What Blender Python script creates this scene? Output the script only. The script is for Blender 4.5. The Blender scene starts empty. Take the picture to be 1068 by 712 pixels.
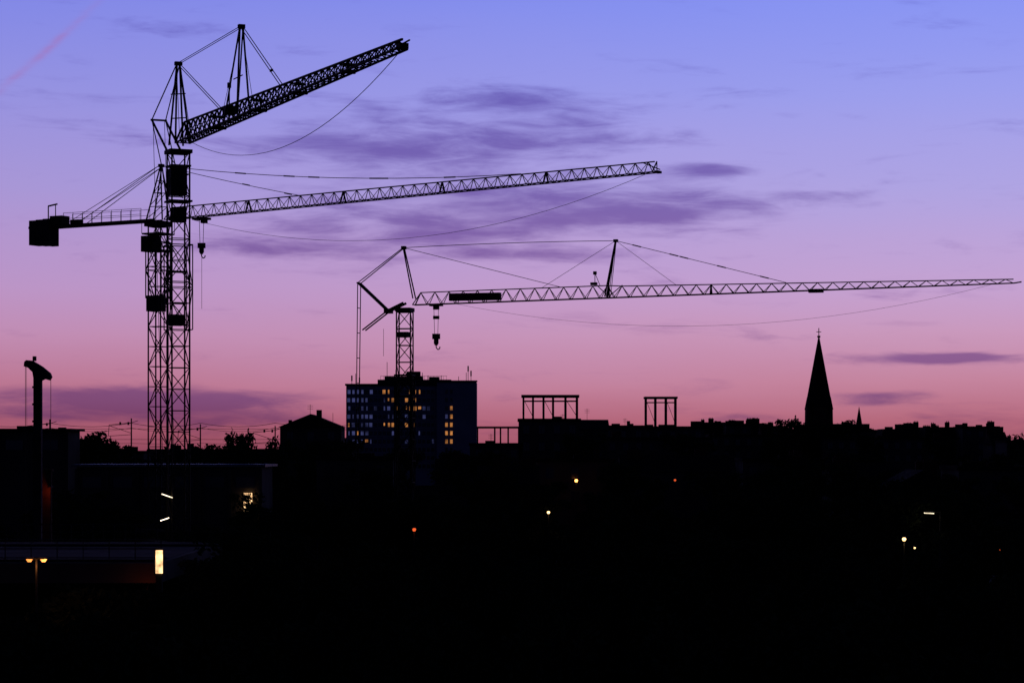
import bpy, math, random
from mathutils import Vector, Matrix
random.seed(7)
sc = bpy.context.scene
sc.view_settings.view_transform='Standard'
sc.view_settings.look='None'
sc.view_settings.exposure=0
H=10.0            # camera height (m)
K=36/85/1068      # tangent per reference pixel (85 mm lens)
def X(px,D): return (px-534)*K*D
def Z(py,D): return H+(470-py)*K*D
def lin(c):
    return tuple(((v/255)/12.92 if v/255<=0.04045 else ((v/255+0.055)/1.055)**2.4) for v in c)

# ---------------------------------------------------------------- materials
def mat(name,col,rough=0.8,var=0.3,scale=1.0,metal=0.0,spec=0.2,bump=0.0):
    m=bpy.data.materials.new(name); m.use_nodes=True
    nt=m.node_tree; b=nt.nodes['Principled BSDF']
    tc=nt.nodes.new('ShaderNodeTexCoord')
    n=nt.nodes.new('ShaderNodeTexNoise'); n.inputs['Scale'].default_value=scale; n.inputs['Detail'].default_value=5
    nt.links.new(tc.outputs['Object'],n.inputs['Vector'])
    r=nt.nodes.new('ShaderNodeValToRGB')
    a=tuple(max(0,c*(1-var)) for c in col); z=tuple(c*(1+var) for c in col)
    r.color_ramp.elements[0].position=.3; r.color_ramp.elements[1].position=.7
    r.color_ramp.elements[0].color=(*a,1); r.color_ramp.elements[1].color=(*z,1)
    nt.links.new(n.outputs['Fac'],r.inputs['Fac']); nt.links.new(r.outputs['Color'],b.inputs['Base Color'])
    b.inputs['Roughness'].default_value=rough; b.inputs['Metallic'].default_value=metal
    b.inputs['Specular IOR Level'].default_value=spec
    if bump>0:
        bp=nt.nodes.new('ShaderNodeBump'); bp.inputs['Strength'].default_value=bump; bp.inputs['Distance'].default_value=.1
        nt.links.new(n.outputs['Fac'],bp.inputs['Height']); nt.links.new(bp.outputs['Normal'],b.inputs['Normal'])
    return m
def emis(name,col,s,sc_=.9,lo=.3):
    m=bpy.data.materials.new(name); m.use_nodes=True
    b=m.node_tree.nodes['Principled BSDF']
    nt=m.node_tree
    tc=nt.nodes.new('ShaderNodeTexCoord'); n=nt.nodes.new('ShaderNodeTexNoise'); n.inputs['Scale'].default_value=sc_
    nt.links.new(tc.outputs['Object'],n.inputs['Vector'])
    mr=nt.nodes.new('ShaderNodeMapRange'); mr.inputs[1].default_value=.35; mr.inputs[2].default_value=.65
    mr.inputs[3].default_value=s*lo; mr.inputs[4].default_value=s*1.4
    nt.links.new(n.outputs['Fac'],mr.inputs[0]); nt.links.new(mr.outputs[0],b.inputs['Emission Strength'])
    b.inputs['Base Color'].default_value=(.02,.02,.02,1)
    b.inputs['Emission Color'].default_value=(*col,1)
    return m
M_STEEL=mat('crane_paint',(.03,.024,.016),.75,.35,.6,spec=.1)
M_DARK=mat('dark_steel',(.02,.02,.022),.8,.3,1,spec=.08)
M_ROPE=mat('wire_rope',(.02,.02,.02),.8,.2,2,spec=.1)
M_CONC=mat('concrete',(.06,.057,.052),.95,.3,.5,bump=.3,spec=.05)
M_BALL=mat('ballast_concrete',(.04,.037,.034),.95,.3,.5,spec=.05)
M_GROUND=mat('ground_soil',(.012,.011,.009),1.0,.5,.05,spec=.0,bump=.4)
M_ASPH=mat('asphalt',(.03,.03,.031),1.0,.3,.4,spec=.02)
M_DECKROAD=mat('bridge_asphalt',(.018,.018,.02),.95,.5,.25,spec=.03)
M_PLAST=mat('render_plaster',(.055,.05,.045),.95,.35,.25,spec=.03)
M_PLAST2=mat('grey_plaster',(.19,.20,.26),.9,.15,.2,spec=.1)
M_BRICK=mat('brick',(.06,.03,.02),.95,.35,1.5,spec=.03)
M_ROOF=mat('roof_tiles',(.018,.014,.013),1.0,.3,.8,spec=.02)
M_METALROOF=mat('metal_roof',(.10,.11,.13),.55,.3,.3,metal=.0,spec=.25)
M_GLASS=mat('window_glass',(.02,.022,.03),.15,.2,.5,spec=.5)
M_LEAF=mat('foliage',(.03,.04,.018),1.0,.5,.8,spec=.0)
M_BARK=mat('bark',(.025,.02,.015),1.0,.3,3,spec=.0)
M_WARM=emis('window_lit_warm',lin((255,165,90)),.42,.35,.25)
M_COOL=emis('window_reflection_glow',lin((130,138,225)),.13,.25,.2)  # dim blue emission stands in for reflections in the glass
M_ORANGE=emis('sodium_lamp',(1,.30,.06),6)
M_WHITE=emis('lamp_white',(1,.82,.55),4)
M_YEL=emis('lamp_yellow',(1,.6,.22),4)
M_RED=emis('lamp_red',(1,.13,.03),.9)
M_PANEL=emis('panel_light',(1,.58,.27),2.0,2.0)

# ---------------------------------------------------------------- mesh builder
class MB:
    def __init__(s): s.v=[]; s.f=[]
    def bar(s,p,q,r,r2=None,n=4):
        p=Vector(p);q=Vector(q);d=q-p
        if d.length<1e-6:return
        d.normalize(); r2=r if r2 is None else r2
        a=Vector((0,0,1)) if abs(d.z)<.95 else Vector((1,0,0))
        u=d.cross(a).normalized(); w=d.cross(u)
        b=len(s.v)
        for c,rr in ((p,r),(q,r2)):
            for i in range(n):
                t=2*math.pi*(i+.5)/n
                s.v.append(c+(u*math.cos(t)+w*math.sin(t))*rr*1.2)
        for i in range(n):
            j=(i+1)%n; s.f.append((b+i,b+j,b+n+j,b+n+i))
        s.f.append(tuple(b+i for i in range(n))[::-1]); s.f.append(tuple(b+n+i for i in range(n)))
    def box(s,c,sz,rot=0.0):
        c=Vector(c);b=len(s.v);R=Matrix.Rotation(rot,3,'Z')
        for z in(-.5,.5):
            for x,y in((-.5,-.5),(.5,-.5),(.5,.5),(-.5,.5)):
                s.v.append(c+R@Vector((x*sz[0],y*sz[1],z*sz[2])))
        for f in((0,3,2,1),(4,5,6,7),(0,1,5,4),(1,2,6,5),(2,3,7,6),(3,0,4,7)): s.f.append(tuple(b+i for i in f))
    def poly(s,pts):
        b=len(s.v); s.v+= [Vector(p) for p in pts]; s.f.append(tuple(range(b,b+len(pts))))
    def prism(s,prof,y0,y1):   # profile in xz, extruded in y
        n=len(prof);b=len(s.v)
        for y in(y0,y1):
            for x,z in prof: s.v.append(Vector((x,y,z)))
        for i in range(n):
            j=(i+1)%n; s.f.append((b+i,b+j,b+n+j,b+n+i))
        s.f.append(tuple(b+i for i in range(n))[::-1]); s.f.append(tuple(b+n+i for i in range(n)))
    def cone(s,c,r0,z0,r1,z1,n=8,rot=0):
        b=len(s.v)
        for r,z in((r0,z0),(r1,z1)):
            for i in range(n):
                t=2*math.pi*i/n+rot; s.v.append(Vector((c[0]+r*math.cos(t),c[1]+r*math.sin(t),z)))
        for i in range(n):
            j=(i+1)%n; s.f.append((b+i,b+j,b+n+j,b+n+i))
        s.f.append(tuple(b+i for i in range(n))[::-1]); s.f.append(tuple(b+n+i for i in range(n)))
    def obj(s,name,m,parent=None):
        me=bpy.data.meshes.new(name); me.from_pydata([tuple(v) for v in s.v],[],s.f); me.update()
        o=bpy.data.objects.new(name,me); sc.collection.objects.link(o); me.materials.append(m)
        if parent: o.parent=parent
        return o
def empty(name):
    o=bpy.data.objects.new(name,None); sc.collection.objects.link(o); return o

def rope(mb,p,q,sag,r,n=24):
    p=Vector(p);q=Vector(q);pts=[]
    for i in range(n+1):
        t=i/n; a=p.lerp(q,t); a.z-=4*sag*t*(1-t); pts.append(a)
    for a,b in zip(pts,pts[1:]): mb.bar(a,b,r,n=4)

def truss(mb,p0,p1,hf,wf,n,rc,rd,cross=True):
    p0=Vector(p0);p1=Vector(p1);d=(p1-p0); up=Vector((0,0,1)); side=d.cross(up).normalized()
    L=lambda t:p0.lerp(p1,t)-side*wf(t)/2
    R=lambda t:p0.lerp(p1,t)+side*wf(t)/2
    T=lambda t:p0.lerp(p1,t)+up*hf(t)
    for i in range(n):
        a=i/n;b=(i+1)/n;m=(a+b)/2
        mb.bar(L(a),L(b),rc);mb.bar(R(a),R(b),rc)
        mb.bar(L(a),T(m),rd);mb.bar(T(m),L(b),rd)
        mb.bar(R(a),T(m),rd);mb.bar(T(m),R(b),rd)
        mb.bar(L(a),R(a),rd)
        if cross: mb.bar(L(a),R(b),rd*.8)
        m2=min(1,m+1/n)
        mb.bar(T(m),T(m2),rc*1.1)
    mb.bar(L(0),T(.5/n),rc); mb.bar(R(0),T(.5/n),rc); mb.bar(L(1),R(1),rc)
    return L,R,T

def mast(mb,x,y,z0,z1,w,rot,bay,rc,rd):
    c=[Vector((math.cos(rot+math.pi/4+i*math.pi/2),math.sin(rot+math.pi/4+i*math.pi/2),0))*w/math.sqrt(2) for i in range(4)]
    o=Vector((x,y,0)); n=max(1,round((z1-z0)/bay)); dz=(z1-z0)/n
    for i in range(n):
        za=z0+i*dz; zb=za+dz
        for k in range(4):
            a=o+c[k];b=o+c[(k+1)%4]
            mb.bar((a.x,a.y,za),(a.x,a.y,zb),rc)
            mb.bar((a.x,a.y,za),(b.x,b.y,za),rd)
            if (i+k)%2: mb.bar((a.x,a.y,za),(b.x,b.y,zb),rd)
            else: mb.bar((b.x,b.y,za),(a.x,a.y,zb),rd)
    for k in range(4):
        a=o+c[k];b=o+c[(k+1)%4]; mb.bar((a.x,a.y,z1),(b.x,b.y,z1),rc)

def hookblock(mb,rp,x,y,ztop,zb,s=1.0):
    for dx in(-.22,.22): rp.bar((x+dx*s,y,ztop),(x+dx*s*.7,y,zb+.9*s),.026)
    mb.box((x,y,zb+.75*s),(.75*s,.4*s,.5*s)); mb.box((x,y,zb+.3*s),(.45*s,.35*s,.5*s))
    mb.cone((x,y),.14*s,zb-.1*s,.2*s,zb+.1*s)
    pts=[(0,0),(0,-.3),(.15,-.5),(.32,-.42),(.36,-.22)]
    for a,b in zip(pts,pts[1:]): mb.bar((x+a[0]*s,y,zb+a[1]*s),(x+b[0]*s,y,zb+b[1]*s),.06*s)

def cranebase(mb,bl,x,y,rot):
    R=Matrix.Rotation(rot,3,'Z')
    for s in(-1,1):
        a=R@Vector((3,3*s,0)); b=R@Vector((-3,-3*s,0))
        mb.bar((x+a.x,y+a.y,.6),(x+b.x,y+b.y,.6),.25)
        for v in(a,b): mb.box((x+v.x,y+v.y,.25),(.9,.9,.5),rot)
    for k in(-1,1):
        o=R@Vector((0,1.9*k,0))
        for i in range(3): bl.box((x+o.x,y+o.y,1.1+i*.62),(3.6,1.1,.58),rot)

# =============================================================== CRANE 1 (nearest, jib swings toward viewer)
def crane1():
    E=empty('tower_crane')
    x0,y0=-27.6,200.0
    root=Vector((x0,y0,35.3)); tip=Vector((-6.9,152,35.25))
    d=(tip-root); du=Vector((d.x,d.y,0)).normalized(); rot=math.atan2(du.y,du.x); sd=Vector((-du.y,du.x,0)); up=Vector((0,0,1))
    st=MB(); mast(st,x0,y0,.9,34.6,1.5,rot,1.75,.075,.04)
    st.box((x0,y0,34.7),(1.9,1.9,.3),rot)
    mast(st,x0,y0,20,27,1.9,rot,3.5,.05,.04)
    st.obj('mast',M_STEEL,E)
    b=MB();bl=MB(); cranebase(b,bl,x0,y0,rot); b.obj('base_frame',M_STEEL,E); bl.obj('ballast',M_BALL,E)
    j=MB()
    def hf(t): return 1.65-1.05*t
    def wf(t): return 1.2-.5*t
    truss(j,root+du*1.2,tip,hf,wf,38,.075,.042)
    P=lambda t:(root+du*1.2).lerp(tip,t)
    for i in range(38):
        a=P(i/38);c=P((i+1)/38)
        if i<34:
            for s in(-.14,.14): j.bar(a+up*.05+sd*s,c+up*.05+sd*s,.04)
        j.bar(a+up*.5*hf(i/38)+sd*wf(i/38)*.25,c+up*.5*hf(i/38)+sd*wf(i/38)*.25,.025)
    for t in(.2,.41,.6,.8): j.box(P(t)+up*.6*hf(t),(.22,.9*wf(t),.2),rot); j.box(P(t),(.3,1.25*wf(t),.2),rot)
    j.box(tip+up*.15,(.7,.6,.35),rot); j.bar(tip+up*.3,tip+du*1.3+up*.35,.05)
    j.box(P(.27)+up*.9,(1.2,.8,.6),rot)
    j.obj('jib',M_STEEL,E)
    t=MB()
    apex=Vector((x0,y0,42.0)); rear=root-du*6.2; rear.z=38.1
    for s in(-.6,.6):
        for k in(-.7,1.3): t.bar(root+du*k+sd*s,apex+sd*s*.2,.085)
        t.bar(rear+sd*s,apex+sd*s*.2,.045); t.bar(rear+sd*s,Vector((x0,y0,34.6))-du*.8+sd*s,.08)
        t.bar(rear+sd*s,Vector((x0,y0,31.0))-du*.9+sd*s,.04)
    for z in(37.5,39.5): t.bar(Vector((x0,y0,z))-sd*.5-du*.5,Vector((x0,y0,z))+sd*.5+du*.4,.05)
    t.box(apex,(.4,.6,.3),rot); t.bar(rear-sd*.7,rear+sd*.7,.09)
    pt=P(.325); pt.z=42.2
    for s in(-.5,.5):
        t.bar(P(.27)+sd*s+up*.2,pt+sd*s*.25,.06)
        t.bar(P(.335)+sd*s+up*.2,pt+sd*s*.25,.08)
    t.bar(P(.285)+up*3.2,P(.33)+up*3.2,.04)
    t.box(pt,(.4,.5,.3),rot)
    t.bar(P(.262)+up*1.4,P(.262)+up*2.9,.06); t.box(P(.262)+up*2.9,(.25,.25,.4),rot)
    t.obj('tower_head_and_pylon',M_STEEL,E)
    r=MB()
    for s in(-.12,.12):
        r.bar(apex+sd*s,pt+sd*s,.024); r.bar(pt+sd*s,P(.52)+up*1.05+sd*s,.028)
        r.bar(apex+sd*s,P(.22)+up*1.3+sd*s,.028)
    for s in(-.5,.5):
        r.bar(apex+sd*s*.3,P(.02)+sd*s,.024); r.bar(rear+sd*s,Vector((x0,y0,3))-du*2.4+sd*s,.024)
    r.bar(pt,P(.23)+up*1.2,.018); r.bar(pt,P(.38)+up*1.1,.018)
    rope(r,P(.05)-up*.2,tip,3.3,.02)
    for s in(-1,1): r.box(pt.lerp(P(.52)+up*1.05,.75),(.5,.12,.16),rot)
    r.obj('ropes',M_ROPE,E)
    c=MB()
    c.box(Vector((x0,y0,32.2))+sd*-.1,(1.5,1.3,2.2),rot); c.box(Vector((x0,y0,30.6)),(1.9,1.9,.15),rot)
    c.box(Vector((x0,y0,29.5)),(1.1,1.1,1.2),rot)
    c.box(Vector((x0,y0,33.5)),(1.8,1.7,.15),rot)
    for z in(22.2,24.8): c.box((x0,y0,z),(1.2,1.2,.12),rot)
    c.box((x0-.2,y0,20.8),(1.3,1.2,.9),rot)
    c.obj('cab',M_DARK,E)
    w=MB()
    w.bar((x0-1.2,y0-1.25,Z(515,198)),(x0-.3,y0-1.25,Z(519,198)),.045); w.bar((x0-1.3,y0-1.25,Z(543,198)),(x0-.6,y0-1.25,Z(540,198)),.04)
    w.obj('work_lights',M_WHITE,E)
crane1()

# =============================================================== CRANE 2 (top-slewing, counter-jib left)
def crane2():
    E=empty('tower_crane')
    x0,y0=-33.66,230.0; zj=31.9
    root=Vector((x0,y0,zj)); tip=Vector((12.1,205,33.6))
    d=tip-root; du=Vector((d.x,d.y,0)).normalized(); rot=math.atan2(du.y,du.x); sd=Vector((-du.y,du.x,0)); up=Vector((0,0,1))
    st=MB(); mast(st,x0,y0,.9,zj-.6,1.35,rot+.1,1.9,.075,.04); mast(st,x0,y0,24.5,29.8,1.7,rot+.1,2.6,.06,.04)
    st.obj('mast',M_STEEL,E)
    b=MB();bl=MB(); cranebase(b,bl,x0,y0,rot); b.obj('base_frame',M_STEEL,E); bl.obj('ballast',M_BALL,E)
    P=lambda t:root.lerp(tip,t)
    j=MB()
    hf=lambda t:1.1-.2*t
    wf=lambda t:.9
    truss(j,root+du*1.0,tip,hf,wf,42,.055,.032)
    j.bar(tip-sd*.45,tip+up*.9+du*.2,.05); j.bar(tip+sd*.45,tip+up*.9+du*.2,.05); j.bar(tip+up*.9-du*1.2,tip+up*.2+du*.5,.05); j.box(tip+du*.3,(.4,.7,.2),rot)
    for t in(.2,.4,.6,.8): j.bar(P(t)-sd*.45,P(t)+up*hf(t),.07); j.bar(P(t)+sd*.45,P(t)+up*hf(t),.07)
    j.obj('jib',M_STEEL,E)
    c=MB(); ce=root-du*15.2; ce.z=zj-.1
    for s in(-.6,.6):
        c.bar(root+sd*s,ce+sd*s,.14)
        for zz in(.6,1.15):
            c.bar(root-du*1.5+sd*(s*1.15)+up*zz,root-du*10.9+sd*(s*1.15)+up*zz,.022)
        for i in range(9):
            q=root-du*(1.5+i*1.17)+sd*(s*1.15); c.bar(q,q+up*1.15,.025)
    for i in range(12):
        q=root-du*(1.2*i+.8); c.bar(q-sd*.6,q+sd*.6,.06)
        q2=root-du*(1.2*(i+1)+.8); c.bar(q-sd*.6,q2+sd*.6,.04)
    c.box(root-du*7-up*.02,(12,1.0,.08),rot)
    c.box(root-du*11.9+up*.5,(1.5,1.2,.9),rot)
    c.bar(root-du*13.3,root-du*13.3+up*2.0,.06); c.bar(root-du*13.3+up*2.0,root-du*12.2+up*2.15,.08); c.bar(root-du*12.4+up*1.0,root-du*12.4+up*2.1,.045)
    c.box(root-du*9.8+up*.3,(1.0,.8,.4),rot)
    c.obj('counter_jib',M_STEEL,E)
    w=MB()
    for i in range(3): w.box(root-du*(13.0+i*.85)-up*.6,(.8,1.5,2.6-.1*i),rot)
    w.obj('counterweight',M_BALL,E)
    h=MB(); apex=Vector((x0+.3,y0,37.1))
    for s in(-.55,.55):
        h.bar(root+du*.9+sd*s,apex+sd*s*.2,.075); h.bar(root-du*1.0+sd*s,apex+sd*s*.2,.075)
        for k in(.25,.5,.72):
            h.bar((root+du*.9+sd*s).lerp(apex,k),(root-du*1.0+sd*s).lerp(apex,k),.04)
            h.bar((root+du*.9+sd*s).lerp(apex,k),(root-du*1.0+sd*s).lerp(apex,k-.22),.03)
    h.box(apex,(.4,.5,.3),rot)
    h.box((x0,y0,zj-.35),(1.9,1.9,.5),rot); h.box((x0,y0,zj-1.3),(2.2,2.2,.15),rot)
    for s in(-1,1):
        for k in(-1,1): h.bar(Vector((x0,y0,zj-1.3))+du*1.1*s+sd*1.1*k,Vector((x0,y0,zj-.1))+du*1.1*s+sd*1.1*k,.03)
    h.obj('tower_head',M_STEEL,E)
    cb=MB(); cb.box(Vector((x0,y0,zj-2.2))-du*.9,(1.4,1.2,1.5),rot); cb.box((x0-.2,y0,24.0),(1.4,1.3,1.5),rot+.1); cb.box((x0,y0,29.0),(2.1,2.1,.14),rot)
    cb.obj('cab',M_DARK,E)
    r=MB()
    for s in(-.3,.3):
        r.bar(apex+sd*s,root-du*9.0+up*.2+sd*s*2,.03); r.bar(apex+sd*s,root-du*10.4+up*.2+sd*s*2,.026)
    a=P(.7526)+up*1.0; b2=P(.307)+up*1.05
    rope(r,apex,a,.75,.036,12); rope(r,apex,b2,.1,.034,6)
    q=lambda k:Vector(apex).lerp(a,k)-up*(4*.75*k*(1-k))
    for k in(.22,.36,.43,.6,.62,.8): r.bar(q(k),q(k+.03),.07)
    for k in(.6,.9): r.bar(apex.lerp(b2,k)-up*.07,apex.lerp(b2,k+.05)-up*.06,.07)
    rope(r,P(.08)-up*.3,P(.99),3.6,.019)
    hk=MB(); T=P(.097)
    hk.box(T-up*.25,(1.5,1.0,.2),rot); hk.box(T-up*.5+du*.3,(.5,.45,.35),rot)
    hookblock(hk,r,T.x,T.y,T.z-.4,Z(264,T.y),.95)
    r.bar((T.x+.02,T.y,Z(262,T.y)-.5),(T.x+.02,T.y,Z(322,T.y)),.02)
    hk.obj('trolley_and_hook',M_DARK,E); r.obj('ropes',M_ROPE,E)
crane2()

# =============================================================== CRANE 3 (self-erecting, centre)
def crane3():
    E=empty('self_erecting_crane')
    x0,y0=-10.2,230.0; up=Vector((0,0,1))
    root=Vector((x0,y0,23.85)); tip=Vector((44.6,215,24.9))
    d=tip-root; du=Vector((d.x,d.y,0)).normalized(); rot=math.atan2(du.y,du.x); sd=Vector((-du.y,du.x,0))
    P=lambda t:root.lerp(tip,t)
    st=MB(); mast(st,x0,y0,.9,23.2,1.35,rot+.12,1.55,.075,.042); st.box((x0,y0,23.4),(1.5,1.5,.35),rot)
    mast(st,x0,y0,.9,17.2,1.65,rot+.12,2.0,.07,.045)
    st.obj('mast',M_STEEL,E)
    b=MB();bl=MB(); cranebase(b,bl,x0,y0,rot); b.obj('base_frame',M_STEEL,E); bl.obj('ballast',M_BALL,E)
    j=MB()
    hf=lambda t:1.15 if t<.36 else max(.34,1.05-(t-.36)*1.1)
    wf=lambda t:.85 if t<.6 else .85-(t-.6)*1.0
    truss(j,root+du*.9,tip,hf,wf,40,.052,.031)
    j.box(P(.1225)+up*.55,(5.0,.6,.7),rot)
    j.bar(tip,tip+du*.7+up*.1,.07)
    for t in(.35,.52): j.bar(P(t)-sd*.4,P(t)+up*hf(t),.07); j.bar(P(t)+sd*.4,P(t)+up*hf(t),.07)
    q=P(.327)+up*1.15; j.bar(q,q+up*1.2,.04); j.box(q+up*1.2,(.3,.25,.3),rot); j.bar(q+du*.5,q+up*1.2,.03); j.box(q+up*.2-du*.1,(.6,.4,.25),rot)
    j.obj('jib',M_STEEL,E)
    h=MB(); apex=Vector((x0-.1,y0,29.3)); node=Vector((X(374,230),y0+.9,26.0)); low=Vector((X(405,230),y0+.3,23.3)); foot=Vector((X(371,230),y0+1,2.2))
    for s in(-.45,.45):
        h.bar(root+du*.95+sd*s+up*.6,apex+sd*s*.4,.075)
        h.bar(apex+sd*s*.4,node+sd*s,.045); h.bar(node+sd*s,low+sd*s,.085); h.bar(low+sd*s,root+sd*s+up*.2,.12)
        h.bar(low+sd*s,Vector((X(379,230),y0+.8,21.5))+sd*s,.07)
        h.bar(node+sd*s,foot+sd*s*.8,.05)
    for k in(0,.1,.2,.3,.4): h.bar(node.lerp(foot,k)-sd*.45,node.lerp(foot,k)+sd*.45,.04)
    h.box(apex,(.4,.5,.3),rot); h.box(low,(.7,.8,.45),rot); h.bar(node-sd*.6,node+sd*.6,.08)
    pt=P(.362); pt.z=Z(251,224.5)
    for s in(-.35,.35): h.bar(P(.345)+sd*s+up*.1,pt+sd*s*.4,.08)
    for s in(-.35,.35): h.bar(P(.352)+sd*s+up*.1,pt+sd*s*.4-up*.2,.035)
    h.bar(P(.352)-du*1.2+up*1.15,P(.352)-du*.2+up*.2,.045); h.bar(P(.352)+du*1.2+up*1.15,P(.352)+up*.2,.045)
    h.box(pt,(.4,.4,.25),rot)
    h.obj('tower_head_and_pylon',M_STEEL,E)
    r=MB()
    for s in(-.12,.12):
        rope(r,apex+sd*s,pt+sd*s,-.12,.022,8)
        r.bar(pt+sd*s,P(.642)+up*.8+sd*s,.028)
    q=lambda k:pt.lerp(P(.642)+up*.8,k)
    for k in(.1,.32,.38,.6,.85): r.bar(q(k),q(k+.05),.065)
    r.bar(apex,P(.2695)+up*1.15,.032); r.bar(pt,P(.237)+up*1.15,.02); r.bar(pt,P(.4624)+up*.95,.02)
    rope(r,P(.085),P(.97),2.9,.013)
    r.bar(Vector((X(400,230),y0,19)),Vector((X(400,230),y0,21.6)),.02)
    hk=MB(); T=P(.055)
    hk.box(T-up*.1,(1.2,.7,.2),rot); hk.box(T-up*.35,(.5,.45,.35),rot)
    hookblock(hk,r,T.x,T.y,T.z-.3,Z(359,T.y),1.0); hk.box((T.x,T.y,Z(331,T.y)),(.6,.35,.3))
    T2=P(.69); hk.box(T2-up*.05,(1.3,.9,.3),rot)
    hk.obj('trolley_and_hook',M_DARK,E); r.obj('ropes',M_ROPE,E)
    c=MB(); c.box((x0-.1,y0-.1,Z(349,230)),(1.1,1.1,.5),rot); c.obj('control_box',M_DARK,E)
crane3()

# =============================================================== pile driver rig, left
def rig():
    E=empty('pile_driver_rig'); D=156.; x=X(39.5,D)
    b=MB(); b.box((x,D,(Z(393,D)+1)/2+.2),(.5,.5,Z(393,D)-1))
    for i in range(12): b.box((x,D-.31,2+i*1.1),(.6,.12,.13))
    b.obj('leader_mast',M_DARK,E)
    h=MB()
    h.prism([(X(25.5,D),Z(382,D)),(X(26,D),Z(377.5,D)),(X(28,D),Z(375.5,D)),(X(34,D),Z(376,D)),(X(44,D),Z(382,D)),(X(52.5,D),Z(389,D)),(X(54,D),Z(393,D)),(X(52,D),Z(396.5,D)),(X(47,D),Z(395,D)),(X(43,D),Z(397,D)),(X(36,D),Z(397,D)),(X(34.5,D),Z(388,D)),(X(30,D),Z(383.5,D))],D-.28,D+.28)
    h.box((X(36,D),D,Z(375.5,D)+.1),(.2,.3,.3))
    h.obj('sheave_head',M_DARK,E)
    r=MB()
    r.bar((X(26.5,D),D,Z(380,D)),(X(26.5,D),D,2),.018); r.bar((X(53,D),D,Z(393,D)),(X(53,D),D,2),.018); r.bar((X(29,D),D-.4,Z(382,D)),(X(30,D),D-.4,2),.011)
    r.obj('ropes',M_ROPE,E)
    m=MB(); m.box((x-1.5,D+3,2.0),(2.8,5,1.8)); m.box((x-.2,D+2.2,2.4),(1.1,1.6,2.2)); m.bar((x,D,9),(x-.6,D+3.5,2.6),.12)
    for k in(-1.3,1.3):
        m.prism([(x+k-.35,0.0),(x+k+.35,0.0),(x+k+.35,1.0),(x+k-.35,1.0)],D+.3,D+5.5)
    m.obj('crawler_chassis',M_DARK,E)
rig()

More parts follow.
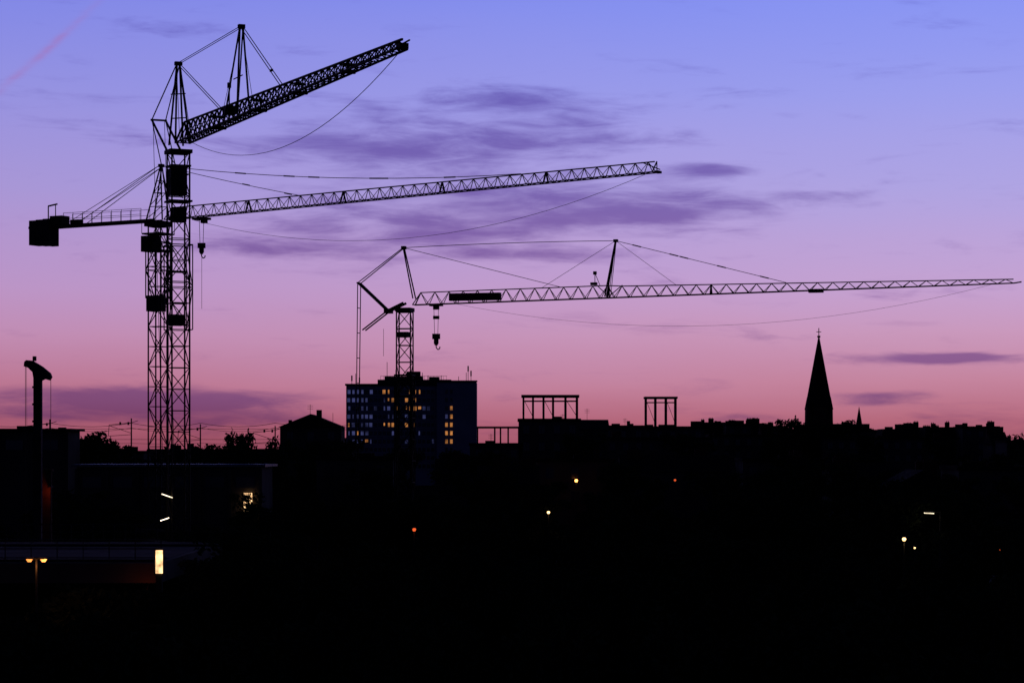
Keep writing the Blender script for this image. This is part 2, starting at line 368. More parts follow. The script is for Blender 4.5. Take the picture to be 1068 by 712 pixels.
# =============================================================== buildings
def building(name,xa,xb,y,depth,zt,roof='flat',wall=None,lit=.0,storey=3.2,wsp=2.6,chim=2,rh=3.0,litmat=None,seed=0):
    rnd=random.Random(int(xa*31+y*7)+seed)
    E=empty(name); wall=wall or M_PLAST
    W=MB(); W.box(((xa+xb)/2,y+depth/2,zt/2-.25),(xb-xa,depth,zt+.5)); W.obj('walls',wall,E)
    R=MB(); o=.35
    if roof=='flat':
        for (cx,cy,sx,sy) in(((xa+xb)/2,y-.05,xb-xa+.3,.35),((xa+xb)/2,y+depth+.05,xb-xa+.3,.35),(xa-.02,y+depth/2,.35,depth-.3),(xb+.02,y+depth/2,.35,depth-.3)):
            R.box((cx,cy,zt+.2),(sx,sy,.5))
        if xb-xa>8:
            for k in range(rnd.randint(1,3)):
                xx=rnd.uniform(xa+2,xb-2); R.box((xx,y+depth/2,zt+.45),(rnd.uniform(1,2.2),2,.9))
    elif roof=='gable':
        pts=[(xa-o,y-o,zt),(xb+o,y-o,zt),(xb+o,y+depth+o,zt),(xa-o,y+depth+o,zt)]
        r1=(xa-o,y+depth/2,zt+rh);r2=(xb+o,y+depth/2,zt+rh)
        R.poly([pts[0],pts[1],r2,r1]);R.poly([pts[2],pts[3],r1,r2]);R.poly([pts[1],pts[2],r2]);R.poly([pts[3],pts[0],r1]);R.poly(pts[::-1])
    elif roof=='gablefront':
        xm=(xa+xb)/2; R.prism([(xa-o,zt),(xb+o,zt),(xm,zt+rh)],y-o,y+depth+o)
    elif roof=='mansard':
        ins=1.6
        p=[(xa-.2,y-.2,zt),(xb+.2,y-.2,zt),(xb+.2,y+depth+.2,zt),(xa-.2,y+depth+.2,zt)]
        q=[(xa+ins*.3,y+ins,zt+rh),(xb-ins*.3,y+ins,zt+rh),(xb-ins*.3,y+depth-ins,zt+rh),(xa+ins*.3,y+depth-ins,zt+rh)]
        for i in range(4):
            j=(i+1)%4; R.poly([p[i],p[j],q[j],q[i]])
        R.poly(q); R.poly(p[::-1])
        n=int((xb-xa)/3.5)
        for i in range(n):
            xx=xa+(i+.5)*(xb-xa)/n; R.box((xx,y+.9,zt+rh*.5),(1.2,1.3,1.5))
    R.obj('roof',M_ROOF,E)
    C=MB(); zr=zt+(rh if roof!='flat' else .3)
    for i in range(chim):
        xx=rnd.uniform(xa+.8,xb-.8); hh=rnd.uniform(.3,1.5); cw=rnd.uniform(.6,2.6)
        C.box((xx,y+depth*rnd.uniform(.4,.6),zr-.8+hh/2),(cw,.7,hh+1.6))
        if rnd.random()<.5:
            for k in range(int(cw/.45)): C.box((xx-cw/2+.3+k*.45,y+depth*.5,zr+hh+.12),(.2,.2,.3))
    if rnd.random()<.4:
        xx=rnd.uniform(xa+1,xb-1); hh=rnd.uniform(1,2.2); C.bar((xx,y+depth/2,zr-.5),(xx,y+depth/2,zr+hh),.04)
        for k in range(3): C.bar((xx-.5,y+depth/2,zr+hh-.2-.3*k),(xx+.5,y+depth/2,zr+hh-.2-.3*k),.025)
    if C.v: C.obj('chimneys',M_BRICK,E)
    G=MB();Lm=MB();F=MB()
    nf=int((zt-.6)/storey); nw=max(1,int((xb-xa-1)/wsp))
    for f in range(nf):
        zc=zt-(f+.5)*storey
        for i in range(nw):
            xx=xa+(xb-xa)*(i+.5)/nw
            m=Lm if rnd.random()<lit else G
            m.box((xx,y-.02,zc),(1.1,.08,1.5)); F.box((xx,y-.05,zc-.83),(1.35,.22,.1)); F.box((xx,y-.075,zc),(.06,.03,1.5))
    if G.v: G.obj('windows',M_GLASS,E)
    if Lm.v: Lm.obj('lit_windows',litmat or M_WARM,E)
    if F.v: F.obj('window_frames',M_PLAST,E)
    return E
def bpx(name,p0,p1,py,D,depth,roof='flat',**k):
    rh=k.get('rh',3.0) if roof!='flat' else .4
    return building(name,X(p0,D),X(p1,D),D,depth,Z(py,D)-rh,roof,**k)

# high-rise
def highrise():
    E=empty('office_high_rise'); D=700.; s=K*D
    xa,xb=X(361,D),X(497,D); zt=Z(402,D); xm=X(456,D); zt2=Z(398.5,D)
    W=MB(); W.box(((xa+xm)/2,D+7,zt/2),(xm-xa,14,zt))
    W.box(((xm+xb)/2,D+5,zt2/2),(xb-xm,16,zt2))
    W.obj('walls',M_PLAST2,E)
    R=MB(); R.box(((X(393,D)+X(470,D))/2,D+8,Z(396,D)-1),(X(470,D)-X(393,D),8,2.4))
    R.box(((X(400,D)+X(440,D))/2,D+8.5,Z(392,D)-.8),(X(440,D)-X(400,D),6,1.8))
    R.box((X(430,D),D+9,Z(390,D)),(4,4,2)); R.box((X(452,D),D+8,Z(394,D)),(3,4,1))
    R.box(((xa+xm)/2,D-.1,zt+.25),(xm-xa+.6,.6,.6)); R.box(((xm+xb)/2,D-3.1,zt2+.2),(xb-xm+.6,.6,.5))
    for px,py in((366,391),(370,389),(374,393),(403,377),(412,385),(440,388),(446,391),(452,392),(460,391),(478,392),(486,388),(488,381),(491,386),(430,386)):
        xx=X(px,D); z1=Z(py,D); R.bar((xx,D+4,zt-1),(xx,D+4,z1),.09)
        if px in(366,374,488,491): R.box((xx,D+4,z1-.8),(.4,.3,1.6))
    for i in range(22):
        xx=X(396+i*3.3,D); R.bar((xx,D+4.2,Z(396,D)),(xx,D+4.2,Z(391.5,D)),.04)
    R.bar((X(396,D),D+4.2,Z(391.5,D)),(X(466,D),D+4.2,Z(391.5,D)),.05)
    R.obj('roof_plant_and_antennas',M_DARK,E)
    G=MB();C=MB();L=MB();F=MB(); rnd=random.Random(19)
    for r in range(10):
        py=408.5+r*8.6; z=Z(py,D)
        F.box(((xa+xm)/2,D-.12,z-1.0),(xm-xa,.3,.25))
        run=0
        for i in range(20):
            px=364+i*4.6; x=X(px,D)
            t=rnd.random(); m=G
            if px<391 and t<.7: m=C
            elif 398<=px<440 and r<6:
                if run>0 and t<.68: m=L
                elif t<.22: m=L; run=3
                elif t<.5: m=C
                run-=1
            elif r<7 and t<.12: m=C
            elif r<7 and t>.95: m=L
            if r>6: m=G
            wd_=rnd.choice((.85,.85,.6,.4)) if m is not G else .85
            hh=rnd.choice((1.15,1.15,.8)) if m is L else 1.15
            m.box((x+rnd.uniform(-.1,.1)*(m is not G),D-.03,z+(1.15-hh)/2),(wd_,.12,hh))
            if m is not G: G.box((x,D+.01,z),(.95,.12,1.17))
            F.box((x+s*2.3,D-.1,z),(.2,.24,1.5))
        for i in range(2):
            x=X(466+i*5,D); m=[G,L,L,C][rnd.randint(0,3)] if 425<py<465 else G
            m.box((x,D-3.03,z),(.7,.12,1.2))
    G.obj('windows',M_GLASS,E);C.obj('windows_reflection_glow',M_COOL,E);L.obj('windows_warm_light',M_WARM,E);F.obj('mullions_and_sills',M_PLAST2,E)
highrise()

def steelframe(p0,p1,ya,yb,D,posts,depth=4):
    E=empty('rooftop_steel_frame'); b=MB()
    for p in posts:
        for dy in(0,depth): b.box((X(p,D),D+dy,(Z(ya,D)+Z(yb,D))/2),(.36,.36,Z(ya,D)-Z(yb,D)))
    for dy in(0,depth):
        b.box(((X(p0,D)+X(p1,D))/2,D+dy,Z(ya,D)+.1),(X(p1,D)-X(p0,D)+.8,.5,.5)); b.box(((X(p0,D)+X(p1,D))/2,D+dy,Z(ya+4.5,D)),(X(p1,D)-X(p0,D)-.4,.25,.2))
    for p in posts: b.box((X(p,D),D+depth/2,Z(ya,D)-.05),(.3,depth-.5,.4))
    for a,c in zip(posts[::2],posts[1::2]): b.bar((X(a,D),D,Z(ya,D)-.5),(X(c,D),D,Z(yb,D)+.6),.06)
    b.obj('frame',M_DARK,E)
steelframe(546,602,413.5,438,455,(546,556,567,577,590,602))
steelframe(674,705,415,446,560,(674,684,695,705))

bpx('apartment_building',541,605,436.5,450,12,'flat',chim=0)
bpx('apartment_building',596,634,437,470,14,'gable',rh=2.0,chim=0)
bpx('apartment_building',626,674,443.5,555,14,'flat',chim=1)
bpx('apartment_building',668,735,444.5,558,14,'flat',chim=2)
def carport():
    E=empty('rooftop_canopy'); D=452.; b=MB()
    b.box(((X(497,D)+X(542,D))/2,D+2,Z(445.5,D)),(X(542,D)-X(497,D),5,.35))
    for p in(498,516,522,530,541): b.box((X(p,D),D+.3,Z(455,D)),(.3,.3,3.4))
    b.obj('canopy',M_DARK,E)
carport()
bpx('apartment_building',490,545,462,450,12,'flat',chim=0)
D=420; Eg=bpx('gabled_house',292,356,431.5,D,9,'gablefront',rh=2.3,chim=0)
b=MB(); b.box((X(331,D),D+4,Z(433,D)),(.9,.8,2.0)); b.box((X(300,D),D+5,Z(441,D)),(.6,.6,1.2)); b.bar((X(345,D),D+5,Z(440,D)),(X(345,D),D+5,Z(430,D)),.04); b.obj('chimney',M_BRICK,Eg)
sky=[(730,760,440,700,'mansard'),(757,783,442,690,'flat'),(778,800,441,720,'mansard'),(796,818,443.5,700,'gable'),(812,842,447,680,'flat'),
     (866,892,447,700,'gable'),(888,925,448,690,'flat'),(920,950,447,640,'mansard'),(944,975,445,650,'gable'),(965,1010,445,640,'mansard'),(1004,1042,444.5,630,'flat'),(1036,1052,450,600,'gable'),(1050,1085,459,560,'flat')]
for p0,p1,py,D,r in sky: bpx('apartment_building',p0,p1,py,D,13,r,rh=3.2,chim=4)
for p0,p1,py,D,r in [(340,365,462,500,'gable'),(230,292,468,460,'flat'),(60,150,470,470,'flat'),(150,232,468,480,'gable'),(740,870,453,620,'flat'),(860,1000,456,600,'flat'),(632,742,456,520,'flat'),(-60,60,466,400,'flat'),(1080,1180,452,600,'mansard')]:
    bpx('apartment_building',p0,p1,py,D,13,r,chim=2)
for i,(p0,p1,py,D,r) in enumerate([(560,640,478,330,'flat'),(650,760,474,360,'gable'),(775,860,478,350,'flat'),(870,935,482,320,'gable'),(925,1000,490,290,'gablefront'),(1000,1080,486,285,'flat'),(500,560,486,300,'gable'),(330,410,476,330,'flat'),(455,500,478,340,'gable'),(1090,1200,480,300,'gable')]):
    bpx('apartment_building',p0,p1,py,D,12,r,chim=2,rh=2.5)

def hall(name,p0,p1,py,D,depth,mroof):
    E=empty(name); xa,xb=X(p0,D),X(p1,D); zt=Z(py,D)
    W=MB(); W.box(((xa+xb)/2,D+depth/2,zt/2),(xb-xa,depth,zt))
    n=int((xb-xa)/3)
    for i in range(n+1): W.box((xa+i*(xb-xa)/n,D-.12,zt/2),(.3,.3,zt-.4))
    W.obj('walls',M_PLAST,E)
    R=MB(); R.box(((xa+xb)/2,D+depth/2,zt+.12),(xb-xa+1,depth+1,.25)); R.obj('roof',mroof,E)
    G=MB()
    for i in range(n): G.box((xa+(i+.5)*(xb-xa)/n,D-.03,zt-1.6),(1.9,.1,1.1))
    G.obj('windows',M_GLASS,E)
    return E
Ei=hall('industrial_hall',-40,70,449,270,8,M_ROOF)
b=MB(); b.box((X(22,270),274,Z(446,270)-.2),(2.2,2,.9)); b.box((X(58,270),274,Z(447,270)-.2),(.8,.8,.8)); b.obj('roof_vents',M_DARK,Ei)
Eh=hall('warehouse',80,272,486.5,246,12,M_METALROOF)
w=MB(); w.box((X(258.5,245.5),245.6,Z(520,245.5)),(.85,.1,1.2)); w.box((X(258.5,245.5),245.6,Z(533,245.5)),(.85,.1,1.1)); w.obj('lit_stair_window',M_PANEL,Eh)
w=MB(); w.box((X(258.5,245.5),245.5,Z(526.5,245.5)),(1.0,.14,.14)); w.box((X(259.5,245.5),245.5,Z(526.5,245.5)),(.07,.12,2.6)); w.obj('window_bars',M_DARK,Eh)

def church():
    E=empty('church'); D=900.; x=X(854,D); s=K*D
    T=MB(); T.box((x,D,Z(446,D)/2+2),(8.6,8.6,Z(446,D)+4))
    for k in(-1,1):
        for q in(-1,1): T.cone((x+k*3.9,D+q*3.9),.9,Z(446,D),.8,Z(427,D),6)
    T.cone((x,D),5.6,Z(446,D),4.9,Z(422,D),8,math.pi/8)
    T.obj('tower',M_BRICK,E)
    S=MB(); S.cone((x,D),5.2,Z(424,D),2.6,Z(386,D),8,math.pi/8); S.cone((x,D),2.6,Z(386,D),.22,Z(351,D),8,math.pi/8)
    for k in(-1,1):
        for q in(-1,1): S.cone((x+k*3.9,D+q*3.9),1.0,Z(427,D),.08,Z(414,D),6)
    S.bar((x,D,Z(352,D)),(x,D,Z(342,D)),.17); S.bar((x-.9,D,Z(346,D)),(x+.9,D,Z(346,D)),.15)
    S.cone((x,D),.6,Z(352,D),.6,Z(350,D),8)
    S.obj('spire',M_ROOF,E)
    N=MB(); N.prism([(x+3,Z(452,D)),(x+3+30*s,Z(452,D)),(x+3+30*s,Z(449,D)),(x+6,Z(449,D))],D-6,D+8); N.box((x+8,D,10),(20,12,20)); N.obj('nave',M_BRICK,E)
    G=MB()
    for k in(-1.6,1.6): G.box((x+k,D-4.32,Z(452,D)),(1.2,.1,4))
    G.obj('belfry_openings',M_DARK,E)
church()
E=empty('church_turret'); D=850.; x=X(896,D)
b=MB(); b.box((x,D,Z(448,D)/2),(2.2,2.2,Z(448,D))); b.cone((x,D),1.2,Z(448,D),.9,Z(442,D),8); b.cone((x,D),1.1,Z(442,D),.06,Z(424,D),8); b.obj('turret',M_ROOF,E)

# =============================================================== railway with overhead line
emb=MB(); emb.prism([(X(-60,330),0),(X(300,330),0),(X(300,330),5.2),(X(-60,330),5.2)],322,338)
emb.obj('railway_embankment',M_GROUND)
def catmast(px,py,D):
    E=empty('catenary_mast'); b=MB(); x=X(px,D); zt=Z(py,D)
    b.bar((x,D,5.2),(x,D,zt),.12,.09); b.bar((x,D,zt-.6),(x-3.0,D,zt-.9),.05); b.bar((x,D,zt-2.0),(x-3.0,D,zt-1.0),.04); b.bar((x-3,D,zt-.9),(x-3.1,D,zt-2.4),.04); b.bar((x-.1,D,zt-2.2),(x-3.1,D,zt-2.4),.04)
    b.bar((x,D,zt-.6),(x+.9,D,zt-.3),.04)
    for k in(-1.5,-.4): b.cone((x+k,D),.13,zt-.9,.13,zt-.5,6)
    b.obj('mast',M_DARK,E)
for px,py,D in((137,436,326),(209,442,330),(52,437,324),(287,444,334),(-30,440,326)): catmast(px,py,D)
wr=MB()
for y,z0,z1,sg,r in((326,Z(441,326),Z(441,326),.5,.035),(326,Z(447,326),Z(447,326),.02,.03),(331,Z(446,331),Z(446,331),.5,.03),(331,Z(458,331),Z(458,331),.02,.03),(334,Z(462,334),Z(462,334),.1,.025)):
    xs=[X(p,y) for p in(-30,52,137,209,287,380)]
    for a,b in zip(xs,xs[1:]): rope(wr,(a,y,z0),(b,y,z1),sg,r,8)
wr.obj('overhead_line',M_ROPE)

# =============================================================== road bridge, left foreground
def bridge():
    E=empty('road_bridge'); xa,xb=-75.,-17.6; y0,y1=121.,147.; z=4.4
    d=MB(); d.box(((xa+xb)/2,(y0+y1)/2,z-.5),(xb-xa,y1-y0,1.0)); d.obj('deck',M_CONC,E)
    r=MB(); r.box(((xa+xb)/2,(y0+y1)/2-.5,z+.01),(xb-xa-.6,15,.02)); r.obj('carriageway',M_DECKROAD,E)
    k=MB()
    for yy in(y0+2.6,y1-3.4): k.box(((xa+xb)/2,yy,z+.07),(xb-xa-.6,3.4,.14))
    k.obj('pavement',M_DECKROAD,E)
    l=MB()
    for i in range(14): l.box((xa+3+i*4,(y0+y1)/2,z+.024),(2.2,.14,.004))
    l.obj('lane_markings',mat('road_paint',(.2,.2,.19),.8,.3,2,spec=.05),E)
    p=MB()
    for yy in(y0+.3,y1-.4):
        for zz in(.25,.7,1.15): p.bar((xa,yy,z+zz),(xb,yy,z+zz),.03)
        n=88 if yy>y0+1 else 44
        for i in range(n+1):
            xx=xa+(xb-xa)*i/n; p.bar((xx,yy,z),(xx,yy,z+1.15),.028)
    p.obj('railings',M_DARK,E)
    q=MB()
    for i in range(5):
        for yy in(y0+6,y1-4): q.cone((xa+6+i*12,yy),.6,-.2,.55,z-1,10)
    q.box((xb-.6,(y0+y1)/2+4,(z-1)/2-.05),(1.2,y1-y0-8.2,z-.9)); q.obj('piers',M_GROUND,E)
bridge()
b=MB()
for zz in(.25,.7,1.15): b.bar((-17.6,146.6,4.4+zz),(-12,149,3.4+zz),.03)
for i in range(9):
    t=i/8; b.bar((-17.6+5.6*t,146.6+2.4*t,0),(-17.6+5.6*t,146.6+2.4*t,5.55-t),.03)
b.obj('ramp_railing',M_DARK)
st=empty('advertising_light_column'); b=MB(); b.box((X(166,120.2),120.2,2.4),(.3,.25,4.8)); b.box((X(166,120.2),120.2,Z(585.5,120.4)),(.46,.2,1.3)); b.obj('column',M_DARK,st)
b=MB(); b.box((X(166,120.05),120.05,Z(585.5,120.05)),(.34,.12,1.15)); b.obj('light_panel',M_PANEL,st)

def plight(loc,col,e,r=.1):
    l=bpy.data.lights.new('bulb','POINT'); l.color=col; l.energy=e; l.shadow_soft_size=r
    o=bpy.data.objects.new('bulb',l); o.location=loc; sc.collection.objects.link(o); return o
def lamp(px,py,D,m,kind='single',sz=.22,e=0,col=(1,.4,.1),name='street_lamp'):
    E=empty(name); x=X(px,D); z=Z(py,D); b=MB(); g=MB()
    if kind=='twin':
        b.bar((x,D,0),(x,D,z-.1),.06,.04,8); b.bar((x-.35,D,z+.12),(x+.35,D,z+.12),.03)
        b.bar((x,D,z-.1),(x,D,z+.12),.045)
        for k in(-.33,.33):
            b.box((x+k,D,z+.16),(.40,.26,.06)); g.cone((x+k,D),.08,z-.03,.16,z+.1,8)
    elif kind=='arm':
        b.bar((x+.9,D,0),(x+.9,D,z+.1),.08,.05,8); b.bar((x+.9,D,z+.1),(x-.3,D,z+.12),.04); b.box((x,D,z+.1),(.75,.3,.1))
        g.bar((x-sz*1.4,D,z+.04),(x+sz*1.4,D,z-.02),.05)
    else:
        b.bar((x,D,0),(x,D,z-.15),.06,.04,8); b.cone((x,D),.22,z+sz*.5,.04,z+sz*.5+.12,8)
        g.cone((x,D),sz*.35,z-sz*.5,sz*.6,z+sz*.1,8); g.cone((x,D),sz*.6,z+sz*.1,sz*.3,z+sz*.5,8)
    b.obj('pole',M_DARK,E); g.obj('lantern',m,E)
    if e:
        o=plight((x,D-.25,z-.25),col,e); o.parent=E
OR=(1,.33,.08)
lamp(38,585,113,M_ORANGE,'twin',e=22,col=OR)
lamp(601,501,325,M_ORANGE,sz=.38,e=10,col=OR)
lamp(704,500.5,333,M_RED,sz=.3)
lamp(572,534,236,M_YEL,sz=.25,e=4,col=(1,.5,.2))
lamp(432,552,200,M_RED,sz=.27,e=2,col=(1,.15,.04))
lamp(969,535,194,M_WHITE,'arm',sz=.28,e=8,col=(1,.8,.5))
lamp(943,562,151,M_YEL,sz=.22,e=4,col=(1,.7,.3))
lamp(954,571,146,M_YEL,sz=.1)
lamp(1043,573,150,M_RED,sz=.08)
# lamp throwing a red-orange glow on the bridge fascia
E=empty('wall_mounted_lamp'); xx=X(148,119); o=plight((xx,120.15,2.95),(1,.15,.03),9); o.parent=E
b=MB(); b.box((xx,120.1,2.75),(.5,1.2,.06)); b.bar((xx,121.3,3.45),(xx,120.2,2.75),.03); b.obj('bracket',M_DARK,E)
# upright added in place of a building corner lit red, beside the rig
E=empty('lit_wall_corner'); b=MB(); b.box((X(49,163),163,4.3),(.6,.6,8.6)); b.box((X(49,163),163,8.7),(.8,.8,.2)); b.obj('wall_corner',M_BRICK,E)
o=plight((X(51,162),162.0,7.4),(1,.14,.04),12); o.parent=E
b=MB(); b.box((X(51,162),162.4,7.6),(.25,.9,.08)); b.obj('lamp_bracket',M_DARK,E)

# =============================================================== ground + site
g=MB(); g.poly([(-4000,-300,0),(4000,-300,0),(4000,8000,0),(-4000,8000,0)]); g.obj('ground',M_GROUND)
r=MB(); r.box((10,186,.03),(300,7,.06)); r.obj('road',M_ASPH)
k=MB()
for yy in(181.2,190.8): k.box((10,yy,.065),(300,2.4,.13))
k.obj('pavement',M_ASPH)
f=MB()
for i in range(60):
    x=-40+i*1.6; f.bar((x,176,0),(x,176,2.0),.03)
    f.bar((x,176,1.9),(x+1.6,176,1.9),.025); f.bar((x,176,.3),(x+1.6,176,.3),.025)
f.obj('site_fence',M_DARK)

# =============================================================== trees
def treemesh(seed,h,rad,nl,leaf,name='tree_mesh'):
    rnd=random.Random(seed); b=MB(); b.bar((0,0,-.2),(0,0,h*.45),.035*h,.02*h,7)
    cl=[]
    for i in range(9):
        a=rnd.uniform(0,6.28); z0=h*rnd.uniform(.25,.5); rr=rad*rnd.uniform(.4,.85); z1=h*rnd.uniform(.45,.88)
        e=Vector((math.cos(a)*rr,math.sin(a)*rr,z1)); b.bar((0,0,z0),e,.014*h,.004*h,5); cl.append((e,rad*rnd.uniform(.28,.5)))
        for q in range(2):
            e2=e+Vector((rnd.uniform(-1,1),rnd.uniform(-1,1),rnd.uniform(0,.8)))*rad*.4
            b.bar(e.lerp(Vector((0,0,z0)),.3),e2,.006*h,.002*h,4); cl.append((e2,rad*rnd.uniform(.18,.32)))
    cl.append((Vector((rnd.uniform(-.2,.2)*rad,0,h*.88)),rad*.38)); b.bar((0,0,h*.4),(0,0,h*.9),.015*h,.004*h,5)
    ntr=len(b.f)
    for i in range(nl):
        c,r=cl[rnd.randrange(len(cl))]
        v=Vector((rnd.gauss(0,1),rnd.gauss(0,1),rnd.gauss(0,1))).normalized()*r*(rnd.random()**.4)*rnd.choice((1,1,1,1.2)); v.z*=.75
        p=c+v; n=Vector((rnd.gauss(0,1),rnd.gauss(0,1),rnd.gauss(0,1))).normalized(); t=n.orthogonal().normalized(); w=n.cross(t); s=leaf*rnd.uniform(.6,1.4)
        b.poly([p-t*s,p-w*s*.5,p+t*s,p+w*s*.5])
    me=bpy.data.meshes.new(name); me.from_pydata([tuple(v) for v in b.v],[],b.f); me.update()
    me.materials.append(M_BARK); me.materials.append(M_LEAF)
    for i,p in enumerate(me.polygons): p.material_index=0 if i<ntr else 1
    return me
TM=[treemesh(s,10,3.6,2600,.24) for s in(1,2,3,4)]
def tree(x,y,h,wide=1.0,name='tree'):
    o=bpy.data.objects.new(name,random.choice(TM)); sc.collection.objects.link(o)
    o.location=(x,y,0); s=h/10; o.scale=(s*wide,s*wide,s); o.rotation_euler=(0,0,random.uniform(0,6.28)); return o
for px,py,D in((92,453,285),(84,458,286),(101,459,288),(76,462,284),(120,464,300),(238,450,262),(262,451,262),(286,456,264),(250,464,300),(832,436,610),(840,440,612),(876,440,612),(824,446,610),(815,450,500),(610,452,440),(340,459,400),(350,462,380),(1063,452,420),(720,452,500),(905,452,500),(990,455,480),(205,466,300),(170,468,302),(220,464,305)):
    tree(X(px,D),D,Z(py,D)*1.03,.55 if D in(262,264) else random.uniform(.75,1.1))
rnd=random.Random(11)
for i in range(170):
    D=rnd.choice((rnd.uniform(108,160),rnd.uniform(195,228),rnd.uniform(235,300),rnd.uniform(300,420)))
    px=rnd.uniform(250,1110) if D<235 else rnd.uniform(300,1110)
    x=X(px,D)
    if 176<D<194: continue
    if abs(x+10.2)<6 and abs(D-230)<8: continue
    if any(abs(px-q)<ww and D<=dd for q,dd,ww in((601,325,22),(704,333,22),(572,236,22),(432,203,42),(969,194,22),(948,151,22))): continue
    hmax=[6.0,7.0,8.5,10.5][0 if D<165 else 1 if D<230 else 2 if D<300 else 3]
    tree(x,D,rnd.uniform(.6,1.0)*hmax,rnd.uniform(.9,1.4))
for px,D,h in((200,112,3.6),(120,108,2.5),(235,118,5),(215,150,5.5),(80,107,2.0),(262,130,6),(100,190,6),(60,200,7),(130,205,5.5)):
    tree(X(px,D),D,h,1.3)
# thicket of shrubs covering the open ground (one mass)
import numpy as np
rs=np.random.RandomState(3)
cs=[]
def field(n,xf,D0,D1,h0,h1):
    for i in range(n):
        D=D0+(D1-D0)*rs.rand()
        px=xf[0]+(xf[1]-xf[0])*rs.rand()
        if 177<D<195: continue
        cs.append((X(px,D),D,h0+(h1-h0)*rs.rand(),1.4+1.6*rs.rand()))
field(260,(175,1110),101,175,1.2,3.2)
field(60,(-60,190),100,116,1.0,2.4)
field(50,(60,190),114,119,2.2,3.1)
field(60,(-60,190),149,176,1.5,3.4)
field(200,(150,1120),196,300,1.2,3.0)
field(40,(-60,200),196,240,1.2,3.0)
V=[];nl=420
for (x,y,h,r) in cs:
    th=rs.rand(nl)*2*np.pi; u=rs.rand(nl)**.5; zz=rs.rand(nl)**.8
    prof=np.sqrt(np.clip(1-(zz)**2,0,1)); lump=1+.25*np.sin(3*th+x)+.15*np.sin(7*th+y)
    c=np.stack([x+r*u*prof*lump*np.cos(th),y+r*u*prof*lump*np.sin(th),h*zz*(1+.1*np.sin(5*th))],1)
    n=rs.randn(nl,3); n/=np.linalg.norm(n,axis=1)[:,None]; t=np.cross(n,rs.randn(nl,3)); t/=np.linalg.norm(t,axis=1)[:,None]; w=np.cross(n,t)
    s=(.16+.16*rs.rand(nl))[:,None]
    V.append(np.stack([c-t*s,c-w*s*.55,c+t*s,c+w*s*.55],1).reshape(-1,3))
V=np.concatenate(V); nf=len(V)//4
me=bpy.data.meshes.new('shrubbery'); me.vertices.add(len(V)); me.vertices.foreach_set('co',V.ravel().astype(np.float32))
me.loops.add(nf*4); me.loops.foreach_set('vertex_index',np.arange(nf*4,dtype=np.int32)); me.polygons.add(nf)
me.polygons.foreach_set('loop_start',np.arange(0,nf*4,4,dtype=np.int32)); me.update(calc_edges=True); me.validate()
me.materials.append(M_LEAF); o=bpy.data.objects.new('shrubbery',me); sc.collection.objects.link(o)

# =============================================================== sky (world)
wd=bpy.data.worlds.new('World'); sc.world=wd; wd.use_nodes=True; nt=wd.node_tree; nt.nodes.clear()
def N(t): return nt.nodes.new(t)
def m(op,a,b=None,c=None,clamp=False):
    n=N('ShaderNodeMath'); n.operation=op; n.use_clamp=clamp
    for i,v in enumerate((a,b,c)):
        if v is None: continue
        if isinstance(v,(int,float)): n.inputs[i].default_value=v
        else: nt.links.new(v,n.inputs[i])
    return n.outputs[0]
def sm(x,a,b,lo=0,hi=1):
    n=N('ShaderNodeMapRange'); n.interpolation_type='SMOOTHSTEP'; nt.links.new(x,n.inputs[0])
    for i,v in enumerate((a,b,lo,hi)): n.inputs[i+1].default_value=v
    return n.outputs[0]
def mix(f,a,b,typ='MIX'):
    n=N('ShaderNodeMix'); n.data_type='RGBA'; n.blend_type=typ
    if isinstance(f,(int,float)): n.inputs[0].default_value=f
    else: nt.links.new(f,n.inputs[0])
    for i,v in((6,a),(7,b)):
        if isinstance(v,tuple): n.inputs[i].default_value=(*v,1)
        else: nt.links.new(v,n.inputs[i])
    return n.outputs[2]
tc=N('ShaderNodeTexCoord'); sp=N('ShaderNodeSeparateXYZ'); nt.links.new(tc.outputs['Generated'],sp.inputs[0])
x,y,z=sp.outputs
hyp=m('MAXIMUM',m('SQRT',m('ADD',m('MULTIPLY',x,x),m('MULTIPLY',y,y))),.001)
az=m('ARCTAN2',x,y); v=m('DIVIDE',z,hyp)
ramp=N('ShaderNodeValToRGB'); cr=ramp.color_ramp; cr.interpolation='LINEAR'
stops=[(-.01,(120,62,86)),(.0,(158,82,100)),(.012,(182,103,122)),(.0278,(197,130,156)),(.0476,(202,150,186)),(.067,(197,159,206)),(.107,(176,161,223)),(.147,(156,156,234)),(.186,(136,146,240)),(.33,(75,90,180)),(.6,(24,33,85)),(1,(12,16,42))]
pos=[max(0,(s+.02)/1.02) for s,_ in stops]
while len(cr.elements)<len(stops): cr.elements.new(.5)
for e,p_,(_,c) in zip(cr.elements,pos,stops): e.position=p_; e.color=(*lin(c),1)
def coords(sx,shear,sy):
    c=N('ShaderNodeCombineXYZ'); nt.links.new(m('ADD',m('MULTIPLY',az,sx),m('MULTIPLY',v,shear)),c.inputs[0]); nt.links.new(m('MULTIPLY',v,sy),c.inputs[1]); return c.outputs[0]
def noise(co_,sc_,det,off,rough=.55,dist=.0):
    mp=N('ShaderNodeMapping'); mp.inputs['Location'].default_value=off; nt.links.new(co_,mp.inputs[0])
    n=N('ShaderNodeTexNoise'); n.inputs['Scale'].default_value=sc_; n.inputs['Detail'].default_value=det; n.inputs['Roughness'].default_value=rough; n.inputs['Distortion'].default_value=dist
    nt.links.new(mp.outputs[0],n.inputs['Vector']); return n.outputs['Fac']
c1=coords(15,22,75); c2=coords(30,-30,170)
n1=noise(c1,1.0,7,(3.1,1.7,0),.56,.5); n2=noise(c1,.4,5,(9,4,2),.5,.2); n3=noise(c2,1.0,8,(5.3,8.1,3),.62,.6)
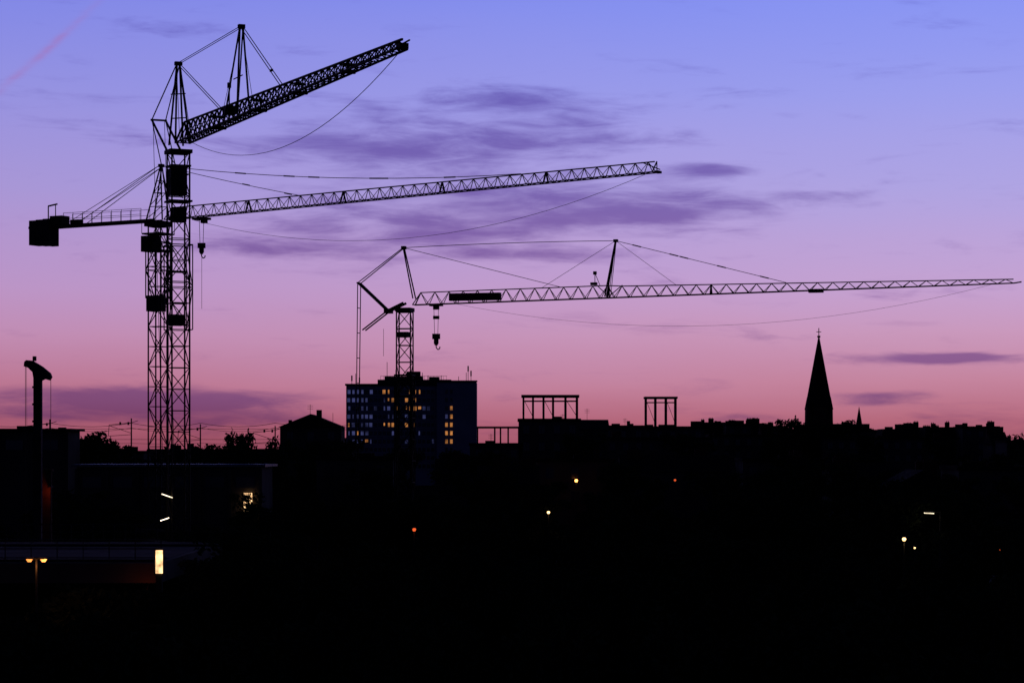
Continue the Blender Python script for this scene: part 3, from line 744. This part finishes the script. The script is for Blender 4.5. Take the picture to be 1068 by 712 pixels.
# colour bands are slightly uneven
vv=m('ADD',v,m('MULTIPLY',m('SUBTRACT',n2,.5),.012))
nt.links.new(m('DIVIDE',m('ADD',vv,.02),1.02,clamp=True),ramp.inputs['Fac'])
base=ramp.outputs['Color']
hz=sm(az,-.25,.25)
tint=mix(hz,(.90,.86,.91),(1.0,1.05,1.04))
base=mix(1.0,base,tint,'MULTIPLY')
def gauss(px,py,sx,sy,st,slope=0):
    u0=math.atan((px-534)*K); v0=(470-py)*K*math.cos(u0)
    du=m('SUBTRACT',az,u0); a=m('DIVIDE',du,sx*K)
    b=m('DIVIDE',m('SUBTRACT',m('SUBTRACT',v,v0),m('MULTIPLY',du,slope)),sy*K)
    e=m('POWER',2.71828,m('MULTIPLY',m('ADD',m('MULTIPLY',a,a),m('MULTIPLY',b,b)),-1))
    return m('MULTIPLY',e,st)
blobs=[(420,150,140,30,1.0,-.05),(610,140,110,22,.9),(745,177,52,9,1.35),(500,103,90,12,.8),(540,215,230,28,1.0),(400,243,170,16,.9),(700,225,100,12,.8),(320,260,90,9,.8),(120,135,100,9,.7,-.1),(560,266,140,10,.8),(330,150,60,14,.5),
       (975,374,85,6,1.35),(1010,371,35,4,.6),(925,412,70,5,1.0),(900,420,60,4,.7),(110,425,160,15,1.25),(290,412,100,10,1.0),(60,408,110,10,.8),(940,337,60,4,.6),(880,436,200,6,.5),(250,440,200,8,.6)]
tot=None
for bb in blobs:
    gg=gauss(*bb); tot=gg if tot is None else m('ADD',tot,gg)
mixn=m('ADD',m('MULTIPLY',n1,.62),m('MULTIPLY',n3,.38))
dens=sm(m('ADD',mixn,m('MULTIPLY',m('MINIMUM',tot,1.3),.25)),.53,.84)
front=sm(y,-.1,.6)
dens=m('MULTIPLY',m('MINIMUM',dens,1.0),m('MULTIPLY',front,sm(v,-.01,.005)))
cl=mix(sm(v,.01,.06),(.46,.46,.78),(.47,.38,.60))
cloudcol=mix(1.0,base,cl,'MULTIPLY')
col=mix(dens,base,cloudcol)
# contrail, upper left
u0=math.atan((42-534)*K); v0=(470-58)*K*math.cos(u0)
du=m('SUBTRACT',az,u0); dv=m('SUBTRACT',v,v0); ang=math.atan2(86,92)
al=m('ADD',m('MULTIPLY',du,math.cos(ang)),m('MULTIPLY',dv,math.sin(ang))); ac=m('SUBTRACT',m('MULTIPLY',dv,math.cos(ang)),m('MULTIPLY',du,math.sin(ang)))
ac=m('ADD',ac,m('MULTIPLY',m('SUBTRACT',n2,.5),.010))
A=m('DIVIDE',al,62*K);B=m('DIVIDE',ac,4.0*K)
ct=m('MULTIPLY',m('MULTIPLY',m('POWER',2.71828,m('MULTIPLY',m('ADD',m('MULTIPLY',A,A),m('MULTIPLY',B,B)),-1)),sm(n3,.3,.65,.25,1)),.7)
col=mix(ct,col,lin((164,116,184)))
back=N('ShaderNodeValToRGB'); back.color_ramp.elements[0].color=(*lin((28,32,68)),1); back.color_ramp.elements[1].color=(*lin((10,14,38)),1)
nt.links.new(sm(v,0,1),back.inputs['Fac'])
col=mix(sm(m('DIVIDE',y,hyp),.1,.965),back.outputs['Color'],col)
bg=N('ShaderNodeBackground'); nt.links.new(col,bg.inputs['Color']); bg.inputs['Strength'].default_value=1.0
out=N('ShaderNodeOutputWorld'); nt.links.new(bg.outputs[0],out.inputs['Surface'])
sl=bpy.data.lights.new('sun','SUN'); sl.energy=.01; sl.angle=math.radians(12); sl.color=(1,.55,.5)
so=bpy.data.objects.new('sun',sl); so.rotation_euler=(math.radians(-88),0,0); sc.collection.objects.link(so)

# =============================================================== camera
cd=bpy.data.cameras.new('camera'); cd.lens=85; cd.sensor_width=36; cd.clip_start=1; cd.clip_end=12000; cd.shift_y=114/1068
co=bpy.data.objects.new('camera',cd); co.location=(0,0,H); co.rotation_euler=(math.radians(90),0,0); sc.collection.objects.link(co); sc.camera=co
